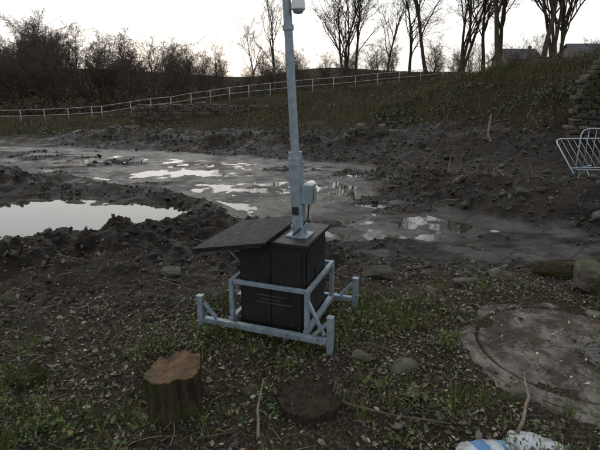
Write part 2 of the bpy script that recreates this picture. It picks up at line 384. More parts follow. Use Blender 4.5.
# ------------------------------------------------------------------ tower
def cctv():
    E=empty('mobile_cctv_tower',(-.15,4.13,0),(0,0,math.radians(-20)))
    z0=Hs(-.15,4.13)+.02
    b=MB();b._box((-.31,-.30,z0+.03),(.31,.30,.885),0)
    bev(add('cabinet',b.mesh('cabinet',[M_black]),E),.008)
    b=MB();b._box((-.0,-.335,.888),(.345,.335,.922),0);bev(add('cabinet_lid',b.mesh('lid',[M_black]),E),.006)
    b=MB();b._box((-.285,-.312,.12),(-.004,-.302,.84),0);b._box((.004,-.312,.12),(.285,-.302,.84),0)
    b._box((.312,-.26,.12),(.3225,.26,.84),0)
    bev(add('doors',b.mesh('doors',[M_black]),E),.004)
    b=MB();b._box((-.03,-.33,.5),(-.012,-.314,.6),0);b._box((.324,-.05,.5),(.332,.03,.62),0)
    add('handles',b.mesh('label',[M_black]),E)
    b=MB()
    for j,(a0,a1) in enumerate(((-.2,.1),(-.16,.04),(-.2,.16))):b._box((a0+.05,-.3165,.40-j*.035),(a1+.05,-.3135,.410-j*.035),0)
    add('labels',b.mesh('label2',[simple('faded_label',(.03,.032,.033),(.05,.052,.054),30,(.5,.6),0,0)]),E)
    b=MB();ln=.72;b._box((-ln,-.47,-.011),(0,.50,.011),0)
    for y in(-.47,.485):b._box((-ln,y,-.03),(-.04,y+.015,-.0115),0)
    bev(add('flap',b.mesh('flap',[M_board]),E,(.02,0,.945),(0,math.radians(-11),0)),.003)
    b=MB();b.tube([(-.31,-.2,.6),(-.5,-.25,.82)],.009,6);b.tube([(-.31,.2,.6),(-.5,.25,.82)],.009,6);add('flap_stays',b.mesh('stays',[M_galv]),E)
    b=MB();w=.052
    for y in(-.44,.44):
        b.beam((-.62,y,.13),(.56,y,.13),w,w)
        for x in(-.65,.59):
            b.beam((x,y,.015),(x,y,.36),w,w)
            b.beam((x,y,.0),(x,y,.014),.13,.13)
            b.beam((x,y,.361),(x,y,.368),.062,.062)
            s=1 if x>0 else -1
            b.beam((x-s*.03,y-math.copysign(.004,y),.30),(x-s*.15,y-math.copysign(.004,y),.165),.03,.03)
    for x in(-.36,.36):
        b.beam((x,-.413,.155),(x,.413,.155),.045,.045)
        for y in(-.37,.37):b.beam((x,y,.18),(x,y,.50),.042,.042)
        b.beam((x,-.395,.52),(x,.395,.52),.036,.04)
    for y in(-.37,.37):
        b.beam((-.34,y,.522),(.34,y,.522),.036,.036)
    b.beam((.355,-.372,.47),(.53,-.42,.17),.026,.026)
    bev(add('stabiliser_frame',b.mesh('frame',[M_galv]),E),.006)
    mx,my=.185,-.07
    tilt=.055
    def mp(z):return (mx-(z-.9)*tilt,my-(z-.9)*tilt*.1,z)
    b=MB();b.beam(mp(.92),mp(1.62),.105,.105);bev(add('mast_base_section',b.mesh('m1',[M_galv]),E),.012)
    b=MB();b.tube([mp(1.60),mp(1.66)],.058,16);b.tube([mp(1.62),mp(2.9),mp(4.2)],[.036,.034,.032],16);b.tube([mp(2.62),mp(2.66)],.045,16)
    b._box((mx-.1,my-.1,.923),(mx+.1,my+.1,.935),0)
    for z in(1.0,1.55):b._box((mp(z)[0]-.06,mp(z)[1]-.06,z),(mp(z)[0]+.06,mp(z)[1]+.06,z+.025),0)
    add('mast',b.mesh('m2',[M_galv],False),E)
    b=MB();p=mp(1.33);b._box((p[0]+.056,p[1]-.06,1.22),(p[0]+.155,p[1]+.05,1.39),0)
    b._box((p[0]+.155,p[1]-.03,1.26),(p[0]+.17,p[1]+.03,1.36),0)
    bev(add('junction_box',b.mesh('jb',[M_greybox]),E),.01)
    b=MB();b.tube([(p[0]+.11,p[1],1.22),(p[0]+.1,p[1]-.01,1.08),(p[0]+.03,p[1]-.07,.98),(p[0]-.02,p[1]-.08,.93)],.007,6)
    b._box((p[0]-.03,p[1]-.059,1.12),(p[0]+.03,p[1]-.0535,1.19),0)
    add('cable',b.mesh('cb',[M_black]),E)
    q=mp(2.86);b=MB();b.tube([(q[0],q[1],2.93),(q[0]+.09,q[1]-.01,2.93),(q[0]+.10,q[1]-.01,2.86)],.012,8)
    add('camera_bracket',b.mesh('br',[M_white],True),E)
    c=(q[0]+.10,q[1]-.01,0)
    b=MB();b.revolve([(.001,2.885),(.03,2.88),(.045,2.86),(.052,2.82),(.056,2.775),(.056,2.765),(.044,2.762)],24,c)
    add('camera_housing',b.mesh('h',[M_white],True),E)
    b=MB();b.revolve([(.044,2.764),(.042,2.75),(.03,2.738),(.001,2.732)],24,c);add('camera_dome',b.mesh('d',[M_greybox],True),E)
    b=MB();t=mp(4.2);b._box((t[0]-.22,t[1]-.03,4.2),(t[0]+.22,t[1]+.03,4.25),0)
    for s in(-1,1):b._box((t[0]+s*.2-.05,t[1]-.2,4.26),(t[0]+s*.2+.05,t[1]+.08,4.36),0)
    bev(add('head_cameras',b.mesh('hc',[M_white]),E),.01)
cctv()

# ------------------------------------------------------------------ stumps
def stump(name,x,y,r,h,seed,side,topm,flare=.25,tilt=0,topn=.02):
    z=Hs(x,y)-.06;b=MB();ns=80
    def jit(a,zz):
        k=mnoise.noise(Vector((math.cos(a)*1.3,math.sin(a)*1.3,zz*.8+seed)))*.25+mnoise.noise(Vector((math.cos(a)*4,math.sin(a)*4,zz*1.5+seed)))*.12
        k+=mnoise.noise(Vector((math.cos(a)*14,math.sin(a)*14,zz*4+seed)))*.06
        fl=flare*max(0,1-zz/(h*.7))**2*(1+.9*math.sin(a*4+seed))
        return 1+k+fl
    prof=[(r,h*i/16) for i in range(17)]
    b.revolve(prof,ns,m=0,jit=jit)
    top=len(b.V)
    prof2=[(r*.975,h+.004),(r*.93,h+.006)]+[(r*q,h) for q in(.86,.78,.7,.6,.5,.4,.3,.2,.1)]+[(.004,h)]
    b.revolve(prof2,ns,m=1,jit=jit)
    for k in range(ns):
        k2=(k+1)%ns;b.F.append((16*ns+k,16*ns+k2,top+k2,top+k));b.M.append(1)
    for i in range(16*ns,len(b.V)):
        v=b.V[i];v.z+=mnoise.fractal(Vector((v.x*9,v.y*9,seed)),1,2,4)*topn+v.x*tilt
    add(name,b.mesh(name,[side,topm],False),None,(x,y,z),(0.03,0.02,0))
stump('tree_stump',-.885,2.86,.185,.38,3.3,M_moss,M_cut,.22,.06,.03)
stump('rotten_stump',.05,2.86,.21,.13,8.1,M_dkbark,M_dkbark,.3,-.05,.035)
stump('tree_stump',-2.05,3.12,.10,.16,5.7,M_moss2,M_moss2,.5,.1,.05)

# ------------------------------------------------------------------ rocks
import bmesh
def ico(sub):
    bm=bmesh.new();bmesh.ops.create_icosphere(bm,subdivisions=sub,radius=1)
    V=np.array([v.co[:] for v in bm.verts]);Fq=np.array([[v.index for v in f.verts] for f in bm.faces]);bm.free();return V,Fq
def rockshape(sub,seed,cuts=7,nz=.12):
    V,Fq=ico(sub);r=np.random.default_rng(seed);V=V.copy()
    for i in range(cuts):
        d=r.normal(size=3);d/=np.linalg.norm(d);c=r.uniform(.4,.75);p=V@d;over=np.maximum(p-c,0);V-=over[:,None]*d
    for i in range(len(V)):
        v=Vector(V[i]);V[i]*=1+nz*mnoise.fractal(v*2.2+Vector((seed,0,0)),1,2,5)
    return V,Fq
def rock(name,x,y,s,seed,c=(.16,.145,.125),rot=0,dz=0,mat=None,tilt=(0,0)):
    V,Fq=rockshape(4,seed,11,.12);V=V*np.array(s)
    o=add(name,mk_mesh(name,V,[Fq],[mat or M_stone],None,np.tile(c,(len(V),1)),False),None,(x,y,Hs(x,y)+dz),(tilt[0],tilt[1],rot));return o
rock('stone_block',.98,5.25,(.25,.14,.15),2,(.10,.09,.075),-.5,.07)
rock('mossy_boulder',3.12,4.75,(.30,.24,.24),5,(.10,.09,.07),.4,.12)
rock('mossy_boulder',3.6,4.5,(.30,.22,.20),6,(.09,.08,.06),.9,.08)
rock('flat_stone',.80,3.22,(.13,.10,.05),7,(.12,.108,.09),.4,.03,None,(.2,-.2))
rock('flat_stone',.52,3.42,(.11,.08,.05),8,(.12,.11,.095),-.3,.02)
rock('flat_stone',.83,2.98,(.12,.07,.04),9,(.10,.09,.078),1.1,.02)
rock('flat_stone',1.9,4.95,(.2,.12,.07),12,(.12,.11,.095),.1,.03)
rock('flat_stone',-1.55,5.35,(.16,.1,.09),14,(.10,.092,.08),.1,.03)
rock('flat_stone',-.35,3.0,(.09,.07,.04),15,(.09,.075,.06),.6,.02)
rock('flat_stone',2.35,5.25,(.16,.10,.08),18,(.13,.118,.10),.7,.03)
rock('flat_stone',1.45,4.75,(.10,.07,.05),19,(.14,.128,.11),1.7,.02)
def log(name,p0,p1,r,mat,seed):
    b=MB();p0=Vector(p0);p1=Vector(p1);n=40;pts=[];rad=[]
    for i in range(n+1):
        t=i/n;p=p0.lerp(p1,t);p+=Vector((mnoise.noise(Vector((t*3,seed,0))),mnoise.noise(Vector((t*3,seed,5))),mnoise.noise(Vector((t*3,seed,9)))))*.05
        pts.append(p);rad.append(r*(1+.25*mnoise.noise(Vector((t*6,seed,2))))*(.6+.4*min(1,i/3)))
    b.tube(pts,rad,26)
    for v in b.V:
        q=v*9;v+=Vector(mnoise.noise_vector(q))*r*.22+Vector(mnoise.noise_vector(q*3))*r*.10
    return add(name,b.mesh(name,[mat],False))
log('mossy_log',(2.85,5.4,Hs(2.85,5.4)+.07),(4.6,4.95,.16),.115,M_moss,1)
log('fallen_branch',(3.2,5.9,-.1),(5.0,5.6,0.0),.05,M_moss,4)

temps=[rockshape(1,s,7,.15) for s in (21,22,23)]
def scatter_rocks(name,pts,sizes,cols,mat,flat=.65):
    parts=[];N_=len(pts);g=rng.integers(0,3,N_)
    for k in range(3):
        m=g==k;nn=m.sum()
        if nn==0:continue
        S=sizes[m][:,None]*np.stack([rng.uniform(.8,1.6,nn),rng.uniform(.6,1,nn),rng.uniform(.45,.85,nn)*flat/.65],1)
        parts.append(scatter(temps[k][0],temps[k][1],pts[m],rots(nn,.45),S,cols[m]))
    V,Fs,C=merge(parts);return add(name,mk_mesh(name,V,Fs,[mat],None,C,False))
def pts_in(n,x0,x1,y0,y1):
    return rng.uniform(x0,x1,n),rng.uniform(y0,y1,n)
x,y=pts_in(90000,-11,10,4,24);sl,li,gr=zones(x,y);pd=sdpoly(x,y,PUD)
dens=fbm(x*.8,y*.8,4,301,.6)
k=(sl<.35)&(li<.7)&(pd<-.1)&(rng.uniform(0,1,len(x))<.40+1.0*dens)
x,y=x[k],y[k];s=rng.lognormal(-3.9,.66,len(x));s=np.clip(s,.006,.13)
br=rng.uniform(.008,.04,len(x));cc=np.stack([br,br*.82,br*.66],1)
scatter_rocks('mud_clods',np.c_[x,y,H(x,y)+s*.05],s,cc,M_clod)
x,y=pts_in(11000,-6,13,4.3,24);sl,li,gr=zones(x,y);pd=sdpoly(x,y,PUD)
w=np.exp(-(polyd(x,y,[(2.5,14),(2.9,12),(4.3,10.5),(6,9.4),(9,8.9)])/1.3)**2)+.8*np.exp(-(polyd(x,y,[(.6,5.6),(2.5,5.8),(4.5,5.8)])/.5)**2)+.6*np.exp(-(polyd(x,y,[(5,16),(8,17),(11,20)])/2)**2)+.10
k=(pd<-.1)&(sl<.8)&(rng.uniform(0,1,len(x))<w);x,y=x[k],y[k]
s=np.clip(rng.lognormal(-3.3,.6,len(x)),.012,.2);br=rng.uniform(.03,.14,len(x));cc=np.stack([br,br*.91,br*.78],1)
scatter_rocks('rubble',np.c_[x,y,H(x,y)+s*.12],s,cc,M_rub)
x,y=pts_in(4600,-5,6,1.2,5.9);s=np.clip(rng.lognormal(-4.3,.55,len(x)),.005,.06);br=rng.uniform(.03,.22,len(x));cc=np.stack([br,br*.9,br*.78],1)
k=np.hypot(x-DISC[0],y-DISC[1])>.8;x,y,s,cc=x[k],y[k],s[k],cc[k]
scatter_rocks('pebbles',np.c_[x,y,H(x,y)+s*.2],s,cc,M_rub)

# ------------------------------------------------------------------ concrete cover
def disc():
    E=empty('concrete_chamber_cover',(DISC[0],DISC[1],.0))
    b=MB()
    def j(a,z):return 1+.03*mnoise.noise(Vector((math.cos(a)*2.5,math.sin(a)*2.5,1)))+.012*mnoise.noise(Vector((math.cos(a)*14,math.sin(a)*14,1)))
    b.revolve([(1.04,-.1),(1.03,.0),(1.0,.02),(.93,.03)],140,jit=j)
    b.revolve([(.93,.03),(.84,.034),(.80,.030),(.79,.02),(.785,-.005),(.765,-.006),(.76,.016),(.75,.024),(.6,.030),(.4,.028),(.2,.032),(.004,.031)],140,jit=lambda a,z:1+.006*mnoise.noise(Vector((math.cos(a)*9,math.sin(a)*9,1))))
    add('slab',b.mesh('slab',[M_conc],False),E)
    b=MB();b.revolve([(.27,.028),(.27,.045),(.255,.047),(.25,.040),(.24,.040),(.235,.047),(.1,.047),(.09,.042),(.004,.042)],40,(.28,-.18,0))
    for i in range(-3,4):b._box((.28-.18,-.18+i*.055-.006,.0475),(.28+.18,-.18+i*.055+.006,.051),0)
    add('iron_lid',b.mesh('lid',[M_lid],False),E)
disc()

# ------------------------------------------------------------------ leaf litter
leaf_v=[(0,-.5,0),(-.22,-.2,.07),(-.26,.15,.08),(0,.5,.02),(.26,.15,.08),(.22,-.2,.07)]
leaf_f=[(0,1,2,3),(0,3,4,5)]
def topz(x,y):
    z=H(x,y);d=np.hypot(x-DISC[0],y-DISC[1]);return np.where(d<.97,np.maximum(z,.034),z)
x,y=pts_in(78000,-5.5,6.5,1.0,6.4);sl,li,gr=zones(x,y)
d=np.hypot(x-DISC[0],y-DISC[1]);dirt=sst(-.05,.25,fbm(x*1.8,y*1.8,4,405))
pr=li*(.50+.9*fbm(x*1.2,y*1.2,4,401,.6))*np.where(d<.95,.10+.6*dirt,1)+.03
k=rng.uniform(0,1,len(x))<pr;x,y=x[k],y[k];n_=len(x)
pal=np.array([(.085,.06,.04),(.15,.12,.085),(.26,.22,.17),(.055,.04,.028),(.14,.08,.036),(.38,.34,.28),(.035,.027,.02)])
cc=pal[rng.choice(7,n_,p=[.2,.2,.12,.18,.14,.04,.12])]*rng.uniform(.65,1.15,(n_,1))
V,Fq,C=scatter(leaf_v,leaf_f,np.c_[x,y,topz(x,y)+rng.uniform(.003,.02,n_)],rots(n_,.42),np.clip(rng.lognormal(-3.5,.35,n_),.014,.062)[:,None]*np.c_[np.ones(n_)*rng.uniform(.6,1.2,n_),np.ones(n_),rng.uniform(.3,2.6,n_)],cc)
add('leaf_litter',mk_mesh('leaf_litter',V,[Fq],[M_leaf],None,C,False))
sv=[(random.uniform(-4.5,5.5),random.uniform(1.2,5.8),random.uniform(.04,.34)*random.random()**.5,random.uniform(0,math.pi)) for i in range(3200)]
sx=np.array([s[0] for s in sv]);sy=np.array([s[1] for s in sv]);sz=topz(sx,sy);b=MB()
for (x,y,L,a),z in zip(sv,sz):
    dx,dy=math.cos(a)*L/2,math.sin(a)*L/2;r=random.uniform(.0013,.004)
    k1=random.uniform(.004,.03)
    b.tube([(x-dx,y-dy,z+.006),(x+random.uniform(-.02,.02),y+random.uniform(-.02,.02),z+.012+k1*.5),(x+dx,y+dy,z+k1)],[r,r,r*.6],4,False,random.choice((0,0,1,1)))
add('twigs',b.mesh('twigs',[M_stick,M_stickd],True))
def stick(name,pts,r,mat=M_stick):
    b=MB();P=[]
    for i in range(len(pts)-1):
        for t in (0,.25,.5,.75):
            p=Vector(pts[i]).lerp(Vector(pts[i+1]),t);P.append(p+Vector(mnoise.noise_vector(p*6))*.022)
    P.append(Vector(pts[-1]));n_=len(P)
    b.tube(P,[r*(1-.5*i/n_)*(1+.2*mnoise.noise(Vector((i*.9,0,0)))) for i in range(n_)],8);add(name,b.mesh(name,[mat],True))
stick('fallen_stick',[(-.27,2.50,.05),(-.29,2.75,.06),(-.27,3.02,.12)],.012)
stick('fallen_stick',[(1.42,2.55,.05),(1.62,2.85,.08),(1.70,3.1,.12)],.013)
stick('fallen_stick',[(.28,2.85,.05),(.62,2.7,.06),(1.0,2.62,.05)],.011,M_stickd)
stick('fallen_stick',[(-1.7,2.5,.04),(-1.75,2.7,.07),(-1.95,2.95,.04)],.008)
stick('fallen_stick',[(-1.6,4.9,.12),(-1.1,4.65,.08),(-.95,4.6,.06)],.009,M_stickd)
stick('fallen_stick',[(-2.9,5.3,.25),(-2.5,5.2,.22)],.012,M_stickd)

# ------------------------------------------------------------------ weeds
patch=[(-.75,3.75,.28,40),(-.85,4.4,.25,20),(.55,3.95,.28,42),(1.0,4.3,.3,42),(.75,2.85,.3,34),(-2.1,2.6,.4,75),(-2.5,3.3,.5,30),(.45,4.55,.2,16),(1.6,3.0,.3,14),(2.3,2.4,.4,36),(-1.3,3.5,.35,20),(-.35,2.7,.3,14),(0,3.4,.35,20),(1.4,2.45,.25,16),(-3.2,4,.5,15),(3.4,4.5,.3,28),(2.2,4.9,.5,16),(-1.6,2.5,.3,22),(1.3,3.6,.2,12),(-3.6,2.4,.5,30),(3.6,2.6,.5,30)]
xs=[];ys=[];hs=[]
for px,py,pr,cn in patch:
    for i in range(cn):
        cx,cy=px+random.gauss(0,pr*.65),py+random.gauss(0,pr*.55)
        if math.hypot(cx-DISC[0],cy-DISC[1])<.95:continue
        hh=random.uniform(.02,.17);rr=random.uniform(.02,.08)
        for j in range(random.randint(8,24)):
            xs.append(cx+random.gauss(0,rr));ys.append(cy+random.gauss(0,rr));hs.append(random.uniform(0,hh))
xs,ys,hs=map(np.array,(xs,ys,hs));n_=len(xs)
g=rng.uniform(0,1,n_);c1=np.array([.028,.046,.013]);c2=np.array([.095,.145,.034]);cc=c1+(c2-c1)*g[:,None]**1.5
ye=rng.uniform(0,1,n_)<.07;cc[ye]=(.17,.15,.05)
V,Fq,C=scatter(leaf_v,leaf_f,np.c_[xs,ys,topz(xs,ys)+hs+.01],rots(n_,.65),np.clip(rng.lognormal(-3.75,.4,n_),.01,.055)[:,None]*np.c_[rng.uniform(.5,1.3,n_),np.ones(n_),np.ones(n_)],cc)
add('weeds',mk_mesh('weeds',V,[Fq],[M_weed],None,C,False))
blade_v=[(-.5,0,0),(.5,0,0),(.35,.12,.55),(-.35,.12,.55),(0,.38,1.0)]
def blades(name,x,y,z,h,w,cc,tilt=.3,mat=M_grassb):
    n_=len(x);R=rots(n_,tilt);S=np.c_[w,h,h]
    V,F1,C=scatter(blade_v,[(0,1,2,3)],np.c_[x,y,z],R,S,cc)
    F2=(np.array([[3,2,4]])[None]+(np.arange(n_)*5)[:,None,None]).reshape(-1,3)
    return add(name,mk_mesh(name,V,[F1,F2],[mat],None,C,False))
gxs=[];gys=[]
for px,py,pr,cn in patch:
    for i in range(int(cn*.6)):
        cx,cy=px+random.gauss(0,pr*.9),py+random.gauss(0,pr*.7)
        if math.hypot(cx-DISC[0],cy-DISC[1])<.95:continue
        for j in range(random.randint(8,34)):gxs.append(cx+random.gauss(0,.03));gys.append(cy+random.gauss(0,.03))
gxs=np.array(gxs);gys=np.array(gys);n_=len(gxs);g=rng.uniform(0,1,(n_,1))
blades('grass',gxs,gys,topz(gxs,gys)-.01,rng.uniform(.05,.2,n_),rng.uniform(.003,.006,n_),np.array([.045,.068,.015])*(1-g)+np.array([.15,.16,.06])*g,.42)
x=np.concatenate([rng.uniform(-28,22,26000),rng.uniform(4,16,30000)]);y=np.concatenate([rng.uniform(20,47,26000),rng.uniform(12,28,30000)])
sl,li,gr=zones(x,y);dn=fbm(x*.5,y*.5,4,501)
k=(gr>.3)&(rng.uniform(0,1,len(x))<.38+1.6*dn);x,y,dn=x[k],y[k],dn[k];n_=len(x);g=rng.uniform(0,1,(n_,1));tt=sst(-.3,.3,fbm(x*.25,y*.25,3,505))[:,None]
cc=(np.array([.022,.024,.009])*(1-g)+np.array([.095,.078,.038])*g)*(1-tt)+(np.array([.025,.034,.010])*(1-g)+np.array([.085,.095,.034])*g)*tt
sc=np.clip(y/25,.5,1.4)
blades('bank_grass',x,y,H(x,y)-.03,rng.uniform(.06,.36,n_)*sc,rng.uniform(.012,.035,n_)*sc,cc,.5)
x=np.concatenate([rng.uniform(-26,22,1500),rng.uniform(3,16,2500)]);y=np.concatenate([rng.uniform(24,46,1500),rng.uniform(12,30,2500)])
sl,li,gr=zones(x,y);k=gr>.2;x,y=x[k],y[k];n_=len(x);g=rng.uniform(0,1,(n_,1))
blades('dry_stems',x,y,H(x,y)-.03,rng.uniform(.3,1.0,n_),rng.uniform(.008,.02,n_),np.array([.05,.038,.026])*(1-g)+np.array([.16,.125,.08])*g,.22)
x=np.concatenate([rng.uniform(-28,22,26000),rng.uniform(4,16,26000)]);y=np.concatenate([rng.uniform(22,47,26000),rng.uniform(13,28,26000)])
sl,li,gr=zones(x,y);dn=fbm(x*.6,y*.6,4,511)
k=(gr>.4)&(rng.uniform(0,1,len(x))<2.2*(dn-.02));x,y,dn=x[k],y[k],dn[k];n_=len(x);g=rng.uniform(0,1,(n_,1))
cc=np.array([.016,.021,.007])*(1-g)+np.array([.055,.065,.022])*g
V,Fq,C=scatter(leaf_v,leaf_f,np.c_[x,y,H(x,y)+rng.uniform(0,.4,n_)*np.clip(dn*2.5,0,1)],rots(n_,.8),rng.uniform(.06,.17,n_),cc)
add('bank_brambles',mk_mesh('bank_brambles',V,[Fq],[M_weed],None,C,False))
b=MB()
for i in range(420):
    if i<150: x=random.gauss(4.0,1.0);y=11.7+random.gauss(0,.9)
    elif i<210: x=random.gauss(7.3,.6);y=random.gauss(16,.8)
    else: x=random.uniform(3,13);y=random.uniform(12,30)
    z=Hs(x,y);L=random.uniform(.2,1.2);a=random.uniform(0,6.28);e=random.uniform(-.1,.7)
    p=Vector((x,y,z));d=Vector((math.cos(a)*math.cos(e),math.sin(a)*math.cos(e),math.sin(e)));P=[p-d*.1]
    for j in range(5):
        d=(d+Vector((random.gauss(0,.22),random.gauss(0,.22),random.gauss(-.06,.18)))).normalized();P.append(P[-1]+d*L/5)
    r=random.uniform(.004,.018);b.tube(P,[r*(1-.15*j) for j in range(6)],5,False,random.choice((0,0,0,1)))
add('brush_pile',b.mesh('brush_pile',[M_stickd,M_stick],True))
stick('dead_trunk',[(6.5,15.6,.0),(6.3,16.0,.6),(6.45,16.3,1.25)],.05,M_stick)

# ------------------------------------------------------------------ trees
def gen_tree(seed,levels=4,spread=1.0,nl=12,up=.25,trunk_frac=.3,sides=(8,6,4,3,3),forks=1,minr=.009,counts=(7,6,4)):
    R=random.Random(seed);b=MB()
    def branch(p,d,L,r,lv):
        n=6 if lv<2 else (4 if lv<4 else 3);P=[p.copy()];D=[d.copy()]
        wob=(.09,.16,.22,.26,.3)[lv]
        for i in range(n):
            d=(d+Vector((R.gauss(0,wob),R.gauss(0,wob),R.gauss(0,wob)*.6+(up*.18 if lv>0 else .04)))).normalized()
            P.append(P[-1]+d*L/n);D.append(d.copy())
        rad=[max(minr*.6,r*(1-(.72 if lv else .85)*(i/n))) for i in range(n+1)]
        if lv==0: rad[0]*=1.35
        b.tube(P,rad,sides[lv],False)
        if lv>=levels:return
        cnt=nl if lv==0 else counts[lv-1]
        for c in range(cnt):
            t=(trunk_frac+(1-trunk_frac)*(c+R.random())/cnt) if lv==0 else .15+.85*(c+R.random())/cnt
            t=min(t,.98);i=min(int(t*n),n-1);f=t*n-i
            q=P[i].lerp(P[i+1],f);dd=D[i+1]
            a=R.uniform(0,6.283);ax=dd.orthogonal().normalized();ax.rotate(Matrix.Rotation(a,3,dd))
            ang=R.uniform(.45,.95)*spread*(1 if lv else 1.0-.35*t)
            nd=(dd*math.cos(ang)+ax*math.sin(ang)).normalized()
            rr=rad[i]*(1-f)+rad[i+1]*f
            LL=L*(R.uniform(.45,.72)*(1-.45*t) if lv==0 else R.uniform(.4,.68)*(1-.35*t))
            branch(q,nd,LL,max(rr*R.uniform(.45,.7),minr),lv+1)
    for k in range(forks):
        a=R.uniform(0,6.28);dv=Vector((math.cos(a)*.18,math.sin(a)*.18,1)) if forks>1 else Vector((R.gauss(0,.04),R.gauss(0,.04),1))
        branch(Vector((math.cos(a)*.1*(forks>1),math.sin(a)*.1*(forks>1),-.2)),dv.normalized(),R.uniform(8,10) if forks==1 else R.uniform(7,9.5),.17 if forks==1 else .12,0)
    return b
tv=[gen_tree(1,4,1,12).mesh('bare_tree_a',[M_treebark],True),
    gen_tree(5,4,.75,12,.5,.25).mesh('bare_tree_b',[M_treebark],True),
    gen_tree(9,4,.85,9,.4,.15,forks=3).mesh('bare_tree_c',[M_treebark],True),
    gen_tree(14,4,1.1,14,.2,.2).mesh('bare_tree_d',[M_treebark],True)]
near=[(4.3,47,1.2,2),(5.6,49,.95,1),(-2.6,50,.85,1),(-4.5,52,.7,0),(8.4,49,.75,1),(12.2,47,1.2,1),(14.2,44,1.25,2),(14.6,36,1.25,1),(16.1,33,1.05,0),(17.4,34,1.1,2),(18.9,31,1.1,1),(21,33,1.2,3),(24,31,1.2,0),(11.5,52,1.1,3),(17,46,1.1,0),(-9,54,.55,3),(26,40,1.3,2),(19.5,37,1.15,2),(16.0,40,1.1,3)]
for i,(x,y,s,k) in enumerate(near):
    o=add('bare_tree',tv[k],None,(x,y,Hs(x,y)),(random.gauss(0,.05),random.gauss(0,.08),random.uniform(0,6.28)),(s,s,s*random.uniform(.95,1.1)))
    if i: o.name='bare_tree.%03d'%i
far_m=[gen_tree(31,4,1,13,.25,.12,minr=.014,counts=(8,6,4),sides=(5,4,3,3,3)).mesh('far_a',[M_twigfar],True),gen_tree(33,4,.9,9,.3,.1,forks=3,minr=.014,counts=(6,5,4),sides=(5,4,3,3,3)).mesh('far_b',[M_twigfar],True)]
E=empty('distant_trees')
def fartree(x,y,h):
    add('tree',random.choice(far_m),E,(x,y,Hs(x,y)-.3),(0,0,random.uniform(0,6.28)),(h/8.5*random.uniform(1,1.35),)*2+(h/9.5,))
for i in range(100):
    y=random.uniform(72,135);t=random.random();uu=-40+350*t
    x=(uu-300)/471*y*.98
    hmax=np.interp(uu,[-60,0,80,100,180,200,240,320],[15,15,14,11,11,8,7,6])*y/100*.92
    fartree(x,y,hmax*random.uniform(.65,1.1))
for i in range(34):
    y=random.uniform(75,120);uu=random.uniform(310,660);x=(uu-300)/471*y*.98
    fartree(x,y,random.uniform(4,6.5))
def bush(seed,n=800,col1=(.02,.021,.013),col2=(.05,.046,.028)):
    r=np.random.default_rng(seed);c=r.uniform(-1,1,(9,3));c[:,2]=np.abs(c[:,2])*.8;rad=r.uniform(.35,.7,9)
    k=r.integers(0,9,n);dd=r.normal(size=(n,3));dd/=np.linalg.norm(dd,axis=1)[:,None]
    P=c[k]+dd*(rad[k]*r.uniform(.6,1.1,n))[:,None];P[:,2]=np.maximum(P[:,2],0)
    g=r.uniform(0,1,(n,1))
    V,Fq,C=scatter(leaf_v,leaf_f,P,rots(n,1.0),np.c_[r.uniform(.04,.09,n),r.uniform(.12,.3,n),r.uniform(.1,.2,n)],np.array(col1)*(1-g)+np.array(col2)*g)
    return mk_mesh('bush',V,[Fq],[M_grassb],None,C,False)
bm_=[bush(3,800,(.045,.036,.024),(.10,.08,.055)),bush(4,800,(.028,.03,.016),(.07,.066,.036)),bush(6,800,(.05,.038,.027),(.11,.085,.06))]
E=empty('distant_scrub')
for i in range(150):
    y=random.uniform(62,125);uu=random.uniform(-60,400);x=(uu-300)/471*y*.98
    s=random.uniform(1.3,2.8)*(1 if uu<180 else .65);add('bush',random.choice(bm_),E,(x,y,Hs(x,y)-.4),(0,0,random.uniform(0,6.28)),(s*1.4,s*1.4,s))
for i in range(45):
    y=random.uniform(55,95);uu=random.uniform(340,660);x=(uu-300)/471*y*.98
    s=random.uniform(.7,1.3);add('bush',random.choice(bm_),E,(x,y,Hs(x,y)-.3),(0,0,random.uniform(0,6.28)),(s*1.6,s*1.6,s))
E=empty('bank_shrubs')
for (x,y,s) in [(-11.5,35.6,.5),(-9.5,35.9,.45),(-7,36.2,.5),(-5,37,.5),(12.5,25,.5),(14,24,.5),(15.5,22,.6),(9.6,15.6,.45),(11,15.3,.5),(12.5,15.0,.5),(17,28,.8),(-15,40,.5)]:
    add('shrub',random.choice(bm_),E,(x,y,Hs(x,y)-.1),(0,0,random.uniform(0,6.28)),(s*1.5,s*1.3,s))

# ------------------------------------------------------------------ railing
def railing():
    path=[(-44,43.5),(-27,43),(-18.5,43),(-17.6,43),(-15,43),(-9.6,43),(-4.5,43),(3,44),(11,45),(13,45)]
    P=[]
    for (x0,y0),(x1,y1) in zip(path[:-1],path[1:]):
        L=math.hypot(x1-x0,y1-y0);k=max(1,round(L/2.0))
        for i in range(k):P.append((x0+(x1-x0)*i/k,y0+(y1-y0)*i/k))
    P.append(path[-1]);P=[Vector((x,y,Hs(x,y))) for x,y in P];b=MB()
    for p in P:b.tube([p-Vector((0,0,.2)),p+Vector((0,0,1.12))],.033,6)
    for h in(1.1,.58):b.tube([p+Vector((0,0,h)) for p in P],.026,6)
    add('railing',b.mesh('railing',[M_rail],True))
railing()

